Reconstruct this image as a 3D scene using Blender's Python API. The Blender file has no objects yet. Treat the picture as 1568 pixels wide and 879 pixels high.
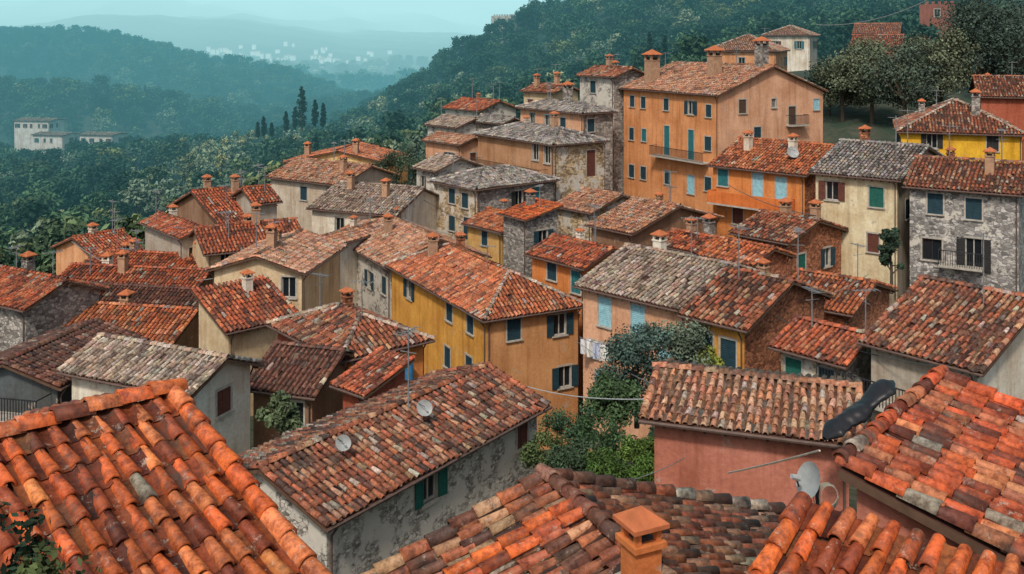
import bpy, math, random
import numpy as np
from mathutils import Vector, Matrix
random.seed(7); rng=np.random.default_rng(7)
FP=1500.;HX=784.;HY=60.
scene=bpy.context.scene
def W(px,py,D): return ((px-HX)/FP*D, D, -(py-HY)/FP*D)
def link(o,parent=None):
    scene.collection.objects.link(o)
    if parent is not None: o.parent=parent
    return o
# ---------------------------------------------------------------- materials
def newmat(name):
    m=bpy.data.materials.new(name); m.use_nodes=True
    nt=m.node_tree; b=nt.nodes['Principled BSDF']; b.inputs['Roughness'].default_value=.9
    b.inputs['Specular IOR Level'].default_value=.25
    return m,nt,b
def N(nt,t,**k):
    n=nt.nodes.new(t)
    for a,v in k.items():
        if hasattr(n,a): setattr(n,a,v)
        else: n.inputs[a].default_value=v
    return n
def coords(nt,scale=(1,1,1),rnd=True):
    tc=N(nt,'ShaderNodeTexCoord'); out=tc.outputs['Object']
    if rnd:
        oi=N(nt,'ShaderNodeObjectInfo'); va=N(nt,'ShaderNodeVectorMath',operation='ADD')
        nt.links.new(out,va.inputs[0]); nt.links.new(oi.outputs['Location'],va.inputs[1]); out=va.outputs[0]
    mp=N(nt,'ShaderNodeMapping'); mp.inputs['Scale'].default_value=scale
    nt.links.new(out,mp.inputs[0]); return mp.outputs[0]
def noise(nt,co,scale,detail=5,rough=.6):
    n=N(nt,'ShaderNodeTexNoise'); n.inputs['Scale'].default_value=scale
    n.inputs['Detail'].default_value=min(detail,5); n.inputs['Roughness'].default_value=rough
    nt.links.new(co,n.inputs['Vector']); return n.outputs['Fac']
def ramp(nt,fac,pts):
    r=N(nt,'ShaderNodeValToRGB'); e=r.color_ramp.elements
    while len(e)<len(pts): e.new(.5)
    for k,(p,c) in enumerate(pts):
        e[k].position=p; e[k].color=(*c,1) if hasattr(c,'__len__') else (c,c,c,1)
    nt.links.new(fac,r.inputs[0]); return r.outputs[0]
def mix(nt,a,b,fac,mode='MIX'):
    m=N(nt,'ShaderNodeMix',data_type='RGBA',blend_type=mode)
    for s,v in ((m.inputs[6],a),(m.inputs[7],b)):
        if hasattr(v,'default_value') or hasattr(v,'is_linked'): nt.links.new(v,s)
        else: s.default_value=(*v,1)
    if hasattr(fac,'is_linked'): nt.links.new(fac,m.inputs[0])
    else: m.inputs[0].default_value=fac
    return m.outputs[2]
def bump(nt,b,h,st,dist=.02):
    n=N(nt,'ShaderNodeBump'); n.inputs['Strength'].default_value=st; n.inputs['Distance'].default_value=dist
    nt.links.new(h,n.inputs['Height']); nt.links.new(n.outputs[0],b.inputs['Normal'])
MC={}
def stucco(col):
    k=('stucco',col)
    if k in MC: return MC[k]
    m,nt,b=newmat('stucco'); co=coords(nt)
    n1=noise(nt,co,.45,5,.65)
    c=mix(nt,col,(col[0]*.72,col[1]*.62,col[2]*.54),ramp(nt,n1,[(.35,0),(.68,1)]))
    n2=noise(nt,coords(nt,(1.8,1.8,.16)),1.0,4,.7)
    c=mix(nt,c,(.58,.50,.44),ramp(nt,n2,[(.47,0),(.74,.85)]),'MULTIPLY')
    n3=noise(nt,co,1.1,5,.7)
    c=mix(nt,c,(.42,.35,.28),ramp(nt,n3,[(.625,0),(.655,.7)]))
    n4=noise(nt,co,6,4,.7)
    c=mix(nt,c,(.70,.67,.64),ramp(nt,n4,[(.4,0),(.72,.7)]),'MULTIPLY')
    nt.links.new(c,b.inputs['Base Color']); bump(nt,b,n4,.6,.04)
    MC[k]=m; return m
def stone(col,sc=3.2,plaster=.0):
    k=('stone',col,plaster)
    if k in MC: return MC[k]
    m,nt,b=newmat('stone_masonry'); co=coords(nt,(1,1,1.7))
    wob=N(nt,'ShaderNodeTexNoise'); wob.inputs['Scale'].default_value=2.; nt.links.new(co,wob.inputs['Vector'])
    va=N(nt,'ShaderNodeVectorMath',operation='MULTIPLY_ADD'); va.inputs[1].default_value=(.3,.3,.3)
    nt.links.new(wob.outputs['Color'],va.inputs[0]); nt.links.new(co,va.inputs[2])
    v=N(nt,'ShaderNodeTexVoronoi'); v.inputs['Scale'].default_value=sc; nt.links.new(va.outputs[0],v.inputs['Vector'])
    e=N(nt,'ShaderNodeTexVoronoi',feature='DISTANCE_TO_EDGE'); e.inputs['Scale'].default_value=sc; nt.links.new(va.outputs[0],e.inputs['Vector'])
    sep=N(nt,'ShaderNodeSeparateColor'); nt.links.new(v.outputs['Color'],sep.inputs[0])
    c=ramp(nt,sep.outputs[0],[(0,tuple(x*.4 for x in col)),(.5,col),(1,tuple(min(1,x*1.7) for x in col))])
    edge=ramp(nt,e.outputs['Distance'],[(.0,0),(.09,1)])
    c=mix(nt,tuple(x*.55 for x in col),c,edge)
    n1=noise(nt,coords(nt),.5,5,.65)
    c=mix(nt,c,(.5,.48,.46),ramp(nt,n1,[(.4,0),(.75,.8)]),'MULTIPLY')
    h=edge
    if plaster>0:
        n3=noise(nt,coords(nt),.9,5,.72)
        pf=ramp(nt,n3,[(.62-plaster*.3,0),(.68-plaster*.3,1)])
        pc=mix(nt,(.66,.61,.53),(.44,.40,.35),noise(nt,coords(nt),2.2,5,.7))
        c=mix(nt,c,pc,pf); h=mix(nt,edge,(1,1,1),pf)
    nt.links.new(c,b.inputs['Base Color']); bump(nt,b,h,.7,.04)
    MC[k]=m; return m
def plain(name,col,rough=.8,metal=0,var=.35,sc=4):
    k=('p',name,col)
    if k in MC: return MC[k]
    m,nt,b=newmat(name); co=coords(nt)
    c=mix(nt,col,tuple(x*(1-var) for x in col),ramp(nt,noise(nt,co,sc,3),[(.35,0),(.7,1)]))
    nt.links.new(c,b.inputs['Base Color']); b.inputs['Roughness'].default_value=rough; b.inputs['Metallic'].default_value=metal
    MC[k]=m; return m
def tilemat():
    m,nt,b=newmat('terracotta_tiles'); co=coords(nt)
    at=N(nt,'ShaderNodeAttribute',attribute_name='Col')
    n1=noise(nt,co,7,4,.75)
    c=mix(nt,at.outputs['Color'],(.30,.22,.19),ramp(nt,n1,[(.40,0),(.66,1)]),'MULTIPLY')
    n2=noise(nt,co,4.5,5,.8)
    c=mix(nt,c,(.48,.42,.34),ramp(nt,n2,[(.59,0),(.67,.5)]))
    n3=noise(nt,co,1.1,5,.75)
    c=mix(nt,c,(.045,.034,.026),ramp(nt,n3,[(.52,0),(.67,.8)]))
    nt.links.new(c,b.inputs['Base Color']); b.inputs['Roughness'].default_value=.62; b.inputs['Specular IOR Level'].default_value=.35
    bump(nt,b,n2,.55,.02)
    return m
TILE=tilemat()
UNDER=plain('roof_underlay',(.09,.04,.028),.95)
WOOD=plain('weathered_wood',(.12,.07,.045),.85)
IRON=plain('dark_iron',(.035,.035,.04),.5)
STEEL=plain('antenna_steel',(.22,.23,.24),.5)
COPPER=plain('rusty_gutter',(.13,.085,.07),.6)
SILL=plain('sill_stone',(.46,.42,.36),.9)
FRAME=plain('window_frame',(.5,.47,.42),.7)
CHIM=plain('chimney_plaster',(.45,.27,.17),.9,sc=3)
DISH=plain('dish_grey',(.36,.38,.38),.5,var=.3)
g,nt,b=newmat('window_glass'); b.inputs['Base Color'].default_value=(.012,.016,.02,1); b.inputs['Roughness'].default_value=.12; b.inputs['Specular IOR Level'].default_value=.6
GLASS=g
def leafmat(name):
    m,nt,b=newmat(name); at=N(nt,'ShaderNodeAttribute',attribute_name='Col')
    oi=N(nt,'ShaderNodeObjectInfo')
    c=mix(nt,at.outputs['Color'],ramp(nt,oi.outputs['Random'],[(0,(.42,.56,.54)),(.5,(.88,.95,.9)),(1,(1.6,1.4,1.0))]),1,'MULTIPLY')
    nt.links.new(c,b.inputs['Base Color']); b.inputs['Roughness'].default_value=.8; b.inputs['Specular IOR Level'].default_value=.15
    return m
LEAF=leafmat('foliage'); BARK=plain('bark',(.09,.07,.05),.95)
SHC={'b':(.02,.055,.075),'g':(.02,.13,.10),'t':(.03,.17,.19),'l':(.32,.58,.66),'r':(.14,.05,.035),'k':(.03,.03,.03),'n':(.1,.06,.04)}
# ---------------------------------------------------------------- mesh builders
class MB:
    def __init__(s): s.v=[];s.f=[];s.m=[];s.mats=[]
    def mi(s,mat):
        if mat not in s.mats: s.mats.append(mat)
        return s.mats.index(mat)
    def poly(s,pts,mat):
        n=len(s.v); s.v+= [tuple(p) for p in pts]; s.f.append(tuple(range(n,n+len(pts)))); s.m.append(s.mi(mat))
    def obox(s,O,a,b,c,mat):
        O,a,b,c=map(Vector,(O,a,b,c)); n=len(s.v)
        s.v+=[tuple(O+a*i+b*j+c*k) for k in(0,1) for j in(0,1) for i in(0,1)]
        for f in((0,2,3,1),(4,5,7,6),(0,1,5,4),(1,3,7,5),(3,2,6,7),(2,0,4,6)):
            s.f.append(tuple(n+x for x in f)); s.m.append(s.mi(mat))
    def box(s,x0,x1,y0,y1,z0,z1,mat): s.obox((x0,y0,z0),(x1-x0,0,0),(0,y1-y0,0),(0,0,z1-z0),mat)
    def tube(s,P0,P1,r0,r1,mat,n=6):
        P0=Vector(P0);P1=Vector(P1);d=(P1-P0).normalized()
        a=d.orthogonal().normalized(); b=d.cross(a); k=len(s.v)
        for P,r in((P0,r0),(P1,r1)):
            for i in range(n):
                t=2*math.pi*i/n; s.v.append(tuple(P+a*math.cos(t)*r+b*math.sin(t)*r))
        for i in range(n):
            j=(i+1)%n; s.f.append((k+i,k+j,k+n+j,k+n+i)); s.m.append(s.mi(mat))
        s.f.append(tuple(range(k+n-1,k-1,-1))); s.m.append(s.mi(mat))
        s.f.append(tuple(range(k+n,k+2*n))); s.m.append(s.mi(mat))
    def obj(s,name,parent=None):
        me=bpy.data.meshes.new(name); me.from_pydata(s.v,[],s.f)
        for m in s.mats: me.materials.append(m)
        if s.m: me.polygons.foreach_set('material_index',s.m)
        me.update(); return link(bpy.data.objects.new(name,me),parent)
def npmesh(name,V,Q,col,mats,mi=None,smooth=False):
    me=bpy.data.meshes.new(name); V=np.asarray(V,dtype=np.float32); Q=np.asarray(Q,dtype=np.int32)
    me.vertices.add(len(V)); me.vertices.foreach_set('co',V.ravel())
    me.loops.add(Q.size); me.loops.foreach_set('vertex_index',Q.ravel())
    k=Q.shape[1]
    me.polygons.add(len(Q)); me.polygons.foreach_set('loop_start',np.arange(0,Q.size,k,dtype=np.int32))
    for m in mats: me.materials.append(m)
    if mi is not None: me.polygons.foreach_set('material_index',np.asarray(mi,dtype=np.int32))
    if smooth: me.polygons.foreach_set('use_smooth',np.ones(len(Q),dtype=bool))
    me.update(calc_edges=True)
    if col is not None:
        a=me.color_attributes.new('Col','FLOAT_COLOR','POINT')
        c=np.ones((len(V),4),dtype=np.float32); c[:,:3]=col; a.data.foreach_set('color',c.ravel())
    me.validate(); return me
# tile styles: base, dark, light, p_dark, p_light, p_lichen
ST={'red':((.48,.115,.045),(.14,.05,.033),(.60,.26,.13),.28,.15,.03),
    'orange':((.55,.160,.060),(.20,.065,.04),(.66,.32,.17),.20,.2,.03),
    'bright':((.62,.130,.030),(.22,.045,.02),(.74,.26,.09),.26,.18,.006),
    'redbright':((.54,.105,.033),(.15,.042,.025),(.66,.27,.13),.32,.16,.02),
    'mix':((.40,.125,.060),(.08,.045,.035),(.58,.35,.21),.34,.2,.06),
    'mossy':((.20,.09,.055),(.06,.045,.04),(.42,.24,.15),.4,.12,.06),
    'tan':((.52,.235,.13),(.25,.12,.08),(.62,.42,.29),.20,.3,.07),
    'grey':((.30,.28,.26),(.11,.10,.10),(.54,.52,.49),.25,.3,.16),
    'pale':((.44,.32,.24),(.16,.11,.09),(.60,.53,.45),.24,.3,.14),
    'brown':((.17,.065,.04),(.07,.035,.03),(.32,.15,.1),.3,.1,.03)}
def patch(u,v):
    r=np.zeros_like(u)
    for k in range(4):
        f=rng.uniform(.25,1.6); t=rng.uniform(0,6.28); r+=np.sin((u*math.cos(t)+v*math.sin(t))*f+rng.uniform(0,6.28))
    return r/4
def tile_colors(u,v,st):
    base,dark,light,pd,pl,pc=ST[st]; n=len(u); p=patch(u,v)
    c=np.tile(np.array(base),(n,1)); q=rng.random(n)
    kd=(q<pd+.45*np.clip(p,0,1)); c[kd]=np.array(dark)*.5+np.array(base)*.5*rng.random((kd.sum(),1))+np.array(dark)*.3
    q=rng.random(n); kl=(q<pl+.25*np.clip(-p,0,1)); c[kl]=c[kl]*.4+np.array(light)*.6
    q=rng.random(n); kc=q<pc*(1+1.5*np.clip(patch(u,v),0,1)); c[kc]=np.array((.50,.42,.34))*rng.uniform(.6,1.1,(kc.sum(),1))
    c*=rng.uniform(.64,1.24,(n,1)); c*=rng.uniform(.92,1.08,(n,3))
    return np.clip(c,0.01,.9)
class TileSet:
    def __init__(s): s.V=[];s.Q=[];s.C=[];s.n=0
    def add(s,V,Q,C): s.V.append(V);s.Q.append(Q+s.n);s.C.append(C);s.n+=len(V)
    def obj(s,name,parent):
        if not s.V: return
        me=npmesh(name,np.concatenate(s.V),np.concatenate(s.Q),np.concatenate(s.C),[TILE],smooth=True)
        return link(bpy.data.objects.new(name,me),parent)
def barrel(ns,r0,r1,ln,lift,lip=False,flip=False):
    vs=[]
    ph=np.linspace(0,math.pi,ns+1)
    sg=-1 if flip else 1
    off=.06 if flip else 0
    rings=[(0,r0,lift),(ln,r1,0)]
    if lip: rings=[(0,r0*.76,lift-.004)]+rings
    for (sv,r,l) in rings:
        for p in ph: vs.append((r*math.cos(p),sv,off+l+sg*r*math.sin(p)*(.6 if flip else 1.1)))
    q=[]
    m=ns+1
    for k in range(len(rings)-1):
        for i in range(ns): q.append((k*m+i,k*m+i+1,(k+1)*m+i+1,(k+1)*m+i))
    return np.array(vs),np.array(q)
def lay(ts,O,e,s,n,Wd,S,k0,k1,D,st):
    O,e,s,n=[np.array(x,dtype=float) for x in (O,e,s,n)]
    if D<22: sp,row,ns,lip,ch=.24,.40,8,True,True
    elif D<46: sp,row,ns,lip,ch=.25,.42,5,True,True
    else: sp,row,ns,lip,ch=.27,.46,4,False,False
    cols=max(2,int(Wd/sp)); rows=max(2,int(round(S/row)))
    row=S/rows; sp=Wd/cols
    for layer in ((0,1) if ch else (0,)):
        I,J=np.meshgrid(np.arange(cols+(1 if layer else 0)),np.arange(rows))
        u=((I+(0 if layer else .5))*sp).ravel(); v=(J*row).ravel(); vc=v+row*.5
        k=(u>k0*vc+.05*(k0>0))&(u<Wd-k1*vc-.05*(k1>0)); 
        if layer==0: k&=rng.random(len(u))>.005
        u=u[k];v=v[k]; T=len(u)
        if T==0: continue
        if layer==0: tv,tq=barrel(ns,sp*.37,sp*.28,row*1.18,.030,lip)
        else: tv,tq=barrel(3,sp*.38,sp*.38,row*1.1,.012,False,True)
        uj=u+rng.normal(0,.012,T); vj=v+rng.normal(0,.026,T)
        wj=.02+rng.uniform(0,.014,T)+.05*patch(u*.8,v*.8)
        rot=rng.normal(0,.036,T)
        if layer==0:
            kk=rng.random(T)<.016; rot[kk]+=rng.normal(0,.16,kk.sum()); vj[kk]-=.06
        uu=uj[:,None]+tv[None,:,0]+rot[:,None]*tv[None,:,1]
        vv=vj[:,None]+tv[None,:,1]; ww=wj[:,None]+tv[None,:,2]
        P=O+uu[...,None]*e+vv[...,None]*s+ww[...,None]*n
        C=tile_colors(u,v,st)*(1 if layer==0 else .34)  # channel tiles darkened, painting the shade between the barrels
        Cn=np.repeat(C,len(tv),axis=0)
        Q=(tq[None]+(np.arange(T)*len(tv))[:,None,None]).reshape(-1,4)
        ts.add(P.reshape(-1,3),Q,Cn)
def ridge(ts,P0,P1,D,st,r=.13,bright=1.0):
    P0=np.array(P0,float);P1=np.array(P1,float);d=P1-P0;L=np.linalg.norm(d)
    if L<.3: return
    d/=L; side=np.cross(d,(0,0,1.)); side/=np.linalg.norm(side); up=np.cross(side,d)
    ns=8 if D<25 else 4
    n=max(1,int(L/.38)); row=L/n; tv,tq=barrel(ns,r,r*.82,row*1.2,.04,D<46)
    u=np.zeros(n);v=np.arange(n)*row
    C=tile_colors(u,v,st)*bright
    uu=rng.normal(0,.01,n)[:,None]+tv[None,:,0]; vv=v[:,None]+tv[None,:,1]; ww=rng.uniform(0,.015,n)[:,None]+tv[None,:,2]+.05
    P=P0+uu[...,None]*side+vv[...,None]*d+ww[...,None]*up
    Q=(tq[None]+(np.arange(n)*len(tv))[:,None,None]).reshape(-1,4)
    ts.add(P.reshape(-1,3),Q,np.repeat(C,len(tv),axis=0))
CTRL=[] # terrain control (u,lnY,v)
def ctrl(px,py,D): CTRL.append(((px-HX)/FP,math.log(D),-(py-HY)/FP))
FOOT=[]
# ---------------------------------------------------------------- windows
def window(mb,O,d,nrm,t,z,w,h,ty,col):
    d=Vector(d);nrm=Vector(nrm);up=Vector((0,0,1)); A=Vector(O)+d*(t-w/2)+up*z
    dep=.16; inn=-nrm*dep
    for a,b_ in (((0,0),(w,0)),((0,h),(w,h)),((0,0),(0,h)),((w,0),(w,h))):
        p=A+d*a[0]+up*a[1]; q=A+d*b_[0]+up*b_[1]; mb.poly((p,q,q+inn,p+inn),SILL)
    mb.poly((A+inn,A+d*w+inn,A+d*w+up*h+inn,A+up*h+inn),GLASS)
    G=A+inn+nrm*.004
    fr=.055; fm=FRAME if ty!='x' else IRON
    mb.obox(G,d*fr,nrm*.05,up*h,fm); mb.obox(G+d*(w-fr),d*fr,nrm*.05,up*h,fm)
    mb.obox(G+d*fr,d*(w-2*fr),nrm*.05,up*fr,fm); mb.obox(G+d*fr+up*(h-fr),d*(w-2*fr),nrm*.05,up*fr,fm)
    mb.obox(G+d*(w/2-.03)+up*fr,d*.06,nrm*.055,up*(h-2*fr),fm)
    if ty!='d': mb.obox(A-d*.12-up*.09-nrm*.05,d*(w+.24),nrm*.17,up*.09,SILL)
    mb.obox(A-d*.1+up*(h+.003),d*(w+.2),nrm*.03,up*.12,SILL)
    mb.obox(A-d*.1,d*.095,nrm*.025,up*h,SILL); mb.obox(A+d*(w+.005),d*.095,nrm*.025,up*h,SILL)
    sm=plain('shutter_paint',SHC[col],.65,var=.3)
    def leaf(B,dd,ww,hh,off):
        mb.obox(B,dd*ww,nrm*off,up*.07,sm); mb.obox(B+up*(hh-.07),dd*ww,nrm*off,up*.07,sm)
        mb.obox(B+up*.07,dd*.06,nrm*off,up*(hh-.14),sm); mb.obox(B+up*.07+dd*(ww-.06),dd*.06,nrm*off,up*(hh-.14),sm)
        k=max(5,int(hh/.11)); st=(hh-.14)/k
        for i in range(k): mb.obox(B+dd*.06+up*(.07+i*st)+nrm*.004,dd*(ww-.12),nrm*(off*.3)-up*.02,up*st*.8+nrm*off*.35,sm)
    if ty=='o':
        ang=random.uniform(.02,.2)
        leaf(A-d*(w/2+.01)+nrm*.03,d,w/2,h,.045)
        dd=(d*math.cos(ang)+nrm*math.sin(ang)); leaf(A+d*(w+.01)+nrm*.03,dd,w/2,h,.045)
    elif ty in('c','d'):
        leaf(A-nrm*.06,d,w/2-.004,h,.045); leaf(A+d*(w/2+.004)-nrm*.06,d,w/2-.004,h,.045)
def wallface(mb,wb,O,d,nrm,L,zb,zt,wins,mat):
    d=Vector(d);O=Vector(O);up=Vector((0,0,1)); ok=[]
    for (t,z,w,h,ty,c) in wins:
        if t-w/2<.2 or t+w/2>L-.2 or z<zb+.1 or z+h>zt-.05: continue
        if any(abs(t-o[0])<(w+o[2])/2+.2 and z<o[1]+o[3]+.15 and z+h+.15>o[1] for o in ok): continue
        ok.append((t,z,w,h,ty,c))
    xs=sorted(set([0,L]+[round(o[0]-o[2]/2,4) for o in ok]+[round(o[0]+o[2]/2,4) for o in ok]))
    zs=sorted(set([zb,zt]+[round(o[1],4) for o in ok]+[round(o[1]+o[3],4) for o in ok]))
    for i in range(len(xs)-1):
        for j in range(len(zs)-1):
            cx=(xs[i]+xs[i+1])/2; cz=(zs[j]+zs[j+1])/2
            if any(abs(cx-o[0])<o[2]/2 and o[1]<cz<o[1]+o[3] for o in ok): continue
            p=[O+d*xs[i]+up*zs[j],O+d*xs[i+1]+up*zs[j],O+d*xs[i+1]+up*zs[j+1],O+d*xs[i]+up*zs[j+1]]
            mb.poly(p,mat)
    for o in ok: window(wb,O,d,nrm,*o)
def chimney(mb,ts,x,y,zr,D,mat,h=1.1,w=.55,cap='tile'):
    mb.box(x-w/2,x+w/2,y-w/2,y+w/2,zr-.8,zr+h,mat)
    mb.box(x-w/2-.05,x+w/2+.05,y-w/2-.05,y+w/2+.05,zr+h+.002,zr+h+.07,mat)
    k=w/.6; q=.06*k
    for sx in(-1,1):
        for sy in(-1,1):
            mb.box(x+sx*w*.4-q,x+sx*w*.4+q,y+sy*w*.4-q,y+sy*w*.4+q,zr+h+.072,zr+h+.072+.28*k,mat)
    mb.box(x-w*.3,x+w*.3,y-w*.3,y+w*.3,zr+h+.071,zr+h+.18*k,IRON)
    c=w/2+.12*k; z=zr+h+.074+.28*k
    rm=plain('cap_terracotta',(.5,.15,.06),.8)
    mb.box(x-c,x+c,y-c,y+c,z,z+.05,rm)
    z+=.052
    mb.poly([(x-c,y-c,z),(x+c,y-c,z),(x,y,z+.28*k)],rm);mb.poly([(x+c,y-c,z),(x+c,y+c,z),(x,y,z+.28*k)],rm)
    mb.poly([(x+c,y+c,z),(x-c,y+c,z),(x,y,z+.28*k)],rm);mb.poly([(x-c,y+c,z),(x-c,y-c,z),(x,y,z+.28*k)],rm)
def antenna(mb,x,y,z,h=2.2,D=60):
    r=.024+.00025*D
    mb.tube((x,y,z-.3),(x,y,z+h),r,r*.8,STEEL,5)
    a=random.uniform(0,3.14); c,s=math.cos(a),math.sin(a)
    mb.tube((x-c*.6,y-s*.6,z+h*.95),(x+c*.6,y+s*.6,z+h*.95),r*.6,r*.6,STEEL,4)
    for k in range(6):
        q=-.55+k*.22; l=.32-.03*k
        mb.tube((x+c*q-s*l,y+s*q+c*l,z+h*.95),(x+c*q+s*l,y+s*q-c*l,z+h*.95),r*.5,r*.5,STEEL,4)
    mb.tube((x-s*.35,y+c*.35,z+h*.7),(x+s*.35,y-c*.35,z+h*.7),r*.5,r*.5,STEEL,4)
def dish(mb,P,aim,r=.38,mast=.7):
    P=Vector(P);aim=Vector(aim).normalized(); a=aim.orthogonal().normalized();b=aim.cross(a)
    mb.tube(P,P+Vector((0,0,mast)),.022,.022,IRON,6); Cn=P+Vector((0,0,mast))+aim*.08
    R=5;S=18;base=len(mb.v)
    for k in range(R+1):
        rr=r*k/R
        for i in range(S):
            t=2*math.pi*i/S; mb.v.append(tuple(Cn+a*math.cos(t)*rr+b*math.sin(t)*rr*1.08+aim*(.28*rr*rr/r)))
    for k in range(R):
        for i in range(S):
            j=(i+1)%S; mb.f.append((base+k*S+i,base+k*S+j,base+(k+1)*S+j,base+(k+1)*S+i)); mb.m.append(mb.mi(DISH))
    f=Cn+aim*r*1.1; mb.tube(Cn-b*r*.95+aim*.2*r,f,.012,.012,IRON,5); mb.tube(f-aim*.05,f+aim*.06,.04,.03,DISH,8)
# ---------------------------------------------------------------- house
def house(name,C,a,roof='gl',pitch=.36,h=8,wall=None,tile='red',Lx=None,Lm=None,Rx=None,Rm=None,wins=(),chims=(),ov=.4,auto=0,shut='b',ants=0,dishes=(),balc=(),wall2=None,gnd=True):
    Cw=W(*C); D=C[2]; A=math.radians(a); dR=(math.sin(A),math.cos(A)); dL=(-math.cos(A),math.sin(A))
    def solve(px,d):
        u=(px-HX)/FP; return (u*Cw[1]-Cw[0])/(d[0]-u*d[1])
    L=Lm if Lm else solve(Lx,dL); R=Rm if Rm else solve(Rx,dR)
    L=min(abs(L),26);R=min(abs(R),26)
    root=bpy.data.objects.new(name,None); root.empty_display_size=1; link(root); root.location=Cw; root.rotation_euler=(0,0,math.pi/2-A)
    wm=MB(); wb=MB(); rs=MB(); dt=MB(); ts=TileSet()
    wall=wall or stucco((.5,.4,.3)); wall2=wall2 or wall
    wl=[];wr=[]
    for w in wins:
        px,py,ty,col=w[:4]; ww,hh=(w[4],w[5]) if len(w)>4 else (.95,1.35)
        u=(px-HX)/FP
        if px<C[0]: t=solve(px,dL);Y=Cw[1]+t*dL[1];lst=wl
        else: t=solve(px,dR);Y=Cw[1]+t*dR[1];lst=wr
        lst.append((t,-(py-HY)/FP*Y-Cw[2]-hh/2,ww,hh,ty,col))
    if auto:
        for lst,n in((wl,L),(wr,R)):
            k=int(n/2.6)
            for i in range(k):
                for r in range(max(1,int((h-1.5)/2.9))):
                    if random.random()<auto: lst.append(((i+.5)*n/k+random.uniform(-.3,.3),-2.3-r*2.9,random.choice((.8,.95)),1.3,random.choice('oocn'),random.choice((shut,shut,'g','r','t'))))
    zb=-h-6
    wallface(wm,wb,(0,0,0),(0,1,0),(-1,0,0),L,zb,0,wl,wall)
    wallface(wm,wb,(0,0,0),(1,0,0),(0,-1,0),R,zb,0,wr,wall2)
    bw=[((i+.5)*R/max(1,int(R/3)),-2.3,.95,1.3,'o',shut) for i in range(int(R/3))]
    wallface(wm,wb,(0,L,0),(1,0,0),(0,1,0),R,zb,0,bw,wall)
    bw=[((i+.5)*L/max(1,int(L/3)),-2.3,.95,1.3,'o',shut) for i in range(int(L/3))]
    wallface(wm,wb,(R,0,0),(0,1,0),(1,0,0),L,zb,0,bw,wall2)
    p=pitch; zo=.13
    def plane(O,e,sh,Wd,run,k):
        e=np.array(e,float);sh=np.array(sh,float); s=sh+np.array((0,0,p)); cl=np.linalg.norm(s); s/=cl; n=np.cross(e,s)
        if n[2]<0: n=-n
        O=np.array(O,float)-sh*ov-e*ov+np.array((0,0,-p*ov+zo)); Wt=Wd+2*ov; S=(run+ov)*cl
        kk=k/cl
        a0=O;a1=O+e*Wt; b1=O+e*(Wt-kk*S)+s*S; b0=O+e*(kk*S)+s*S
        top=[a0,a1,b1,b0]; bot=[q-n*.11 for q in top]
        rs.poly(top,UNDER); rs.poly(bot[::-1],WOOD)
        for i in range(4):
            j=(i+1)%4; rs.poly((top[i],bot[i],bot[j],top[j]),WOOD)
        lay(ts,O,e,s,n,Wt,S,kk,kk,D,tile)
        if D<70:
            E=Vector(e);SH=Vector(sh)+Vector((0,0,p)); B=Vector(bot[0])
            for i in range(int(Wt/.6)): rs.obox(B+E*(.2+i*.6)+SH*.03-Vector((0,0,.102)),E*.08,SH*(ov-.05),(0,0,.1),WOOD)
        g0=a0-s*.05-n*.03; g1=a1-s*.05-n*.03
        rs.tube(g0,g1,.06,.06,COPPER,6)
        q0=Vector(g0)+Vector(e)*(ov+.12); q=q0+Vector(sh)*(ov-.06)+Vector((0,0,-.45))
        rs.tube(q0,q,.04,.04,COPPER,5); rs.tube(q,q+Vector((0,0,-h)),.04,.04,COPPER,5)
        if k==0 and D<70:
            ridge(ts,O+e*.1+s*.02,O+e*.1+s*S,D,tile,.12,1.15); ridge(ts,O+e*(Wt-.1)+s*.02,O+e*(Wt-.1)+s*S,D,tile,.12,1.15)
        return b0,b1,a0,a1
    up=np.array((0,0,.02))
    if roof=='gl':
        b0,b1,_,_=plane((0,0,0),(0,1,0),(1,0,0),L,R/2,0); plane((R,0,0),(0,1,0),(-1,0,0),L,R/2,0); ridge(ts,b0+up,b1+up,D,tile)
        for y in(0,L): wm.poly([(0,y,0),(R,y,0),(R/2,y,p*R/2+.02)],wall2)
        rz=lambda x,y:p*min(x,R-x)
    elif roof=='gr':
        b0,b1,_,_=plane((0,0,0),(1,0,0),(0,1,0),R,L/2,0); plane((0,L,0),(1,0,0),(0,-1,0),R,L/2,0); ridge(ts,b0+up,b1+up,D,tile)
        for x in(0,R): wm.poly([(x,0,0),(x,L,0),(x,L/2,p*L/2+.02)],wall)
        rz=lambda x,y:p*min(y,L-y)
    elif roof=='sl':
        plane((0,0,0),(0,1,0),(1,0,0),L,R+.25,0)
        for y in(0,L): wm.poly([(0,y,0),(R,y,0),(R,y,p*R)],wall2)
        wm.poly([(R,0,0),(R,L,0),(R,L,p*R),(R,0,p*R)],wall); rz=lambda x,y:p*x
    elif roof=='sr':
        b0,b1,_,_=plane((0,0,0),(1,0,0),(0,1,0),R,L+.15,0)
        if D<20: ridge(ts,b0+up,b1+up,D,tile,.11)
        for x in(0,R): wm.poly([(x,0,0),(x,L,0),(x,L,p*L)],wall)
        wm.poly([(0,L,0),(R,L,0),(R,L,p*L),(0,L,p*L)],wall2); rz=lambda x,y:p*y
    elif roof=='hip':
        m=min(L,R)/2
        def hp(O,e,sh,Wd): return plane(O,e,sh,Wd,m,1)
        r1=hp((0,0,0),(0,1,0),(1,0,0),L); r2=hp((0,0,0),(1,0,0),(0,1,0),R)
        r3=hp((R,0,0),(0,1,0),(-1,0,0),L); r4=hp((0,L,0),(1,0,0),(0,-1,0),R)
        br=1.1; hs='pale' if tile!='grey' else 'grey'
        ridge(ts,r1[2]+up,r1[0]+up,D,hs,.13,br); ridge(ts,r1[3]+up,r1[1]+up,D,hs,.13,br)
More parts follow.
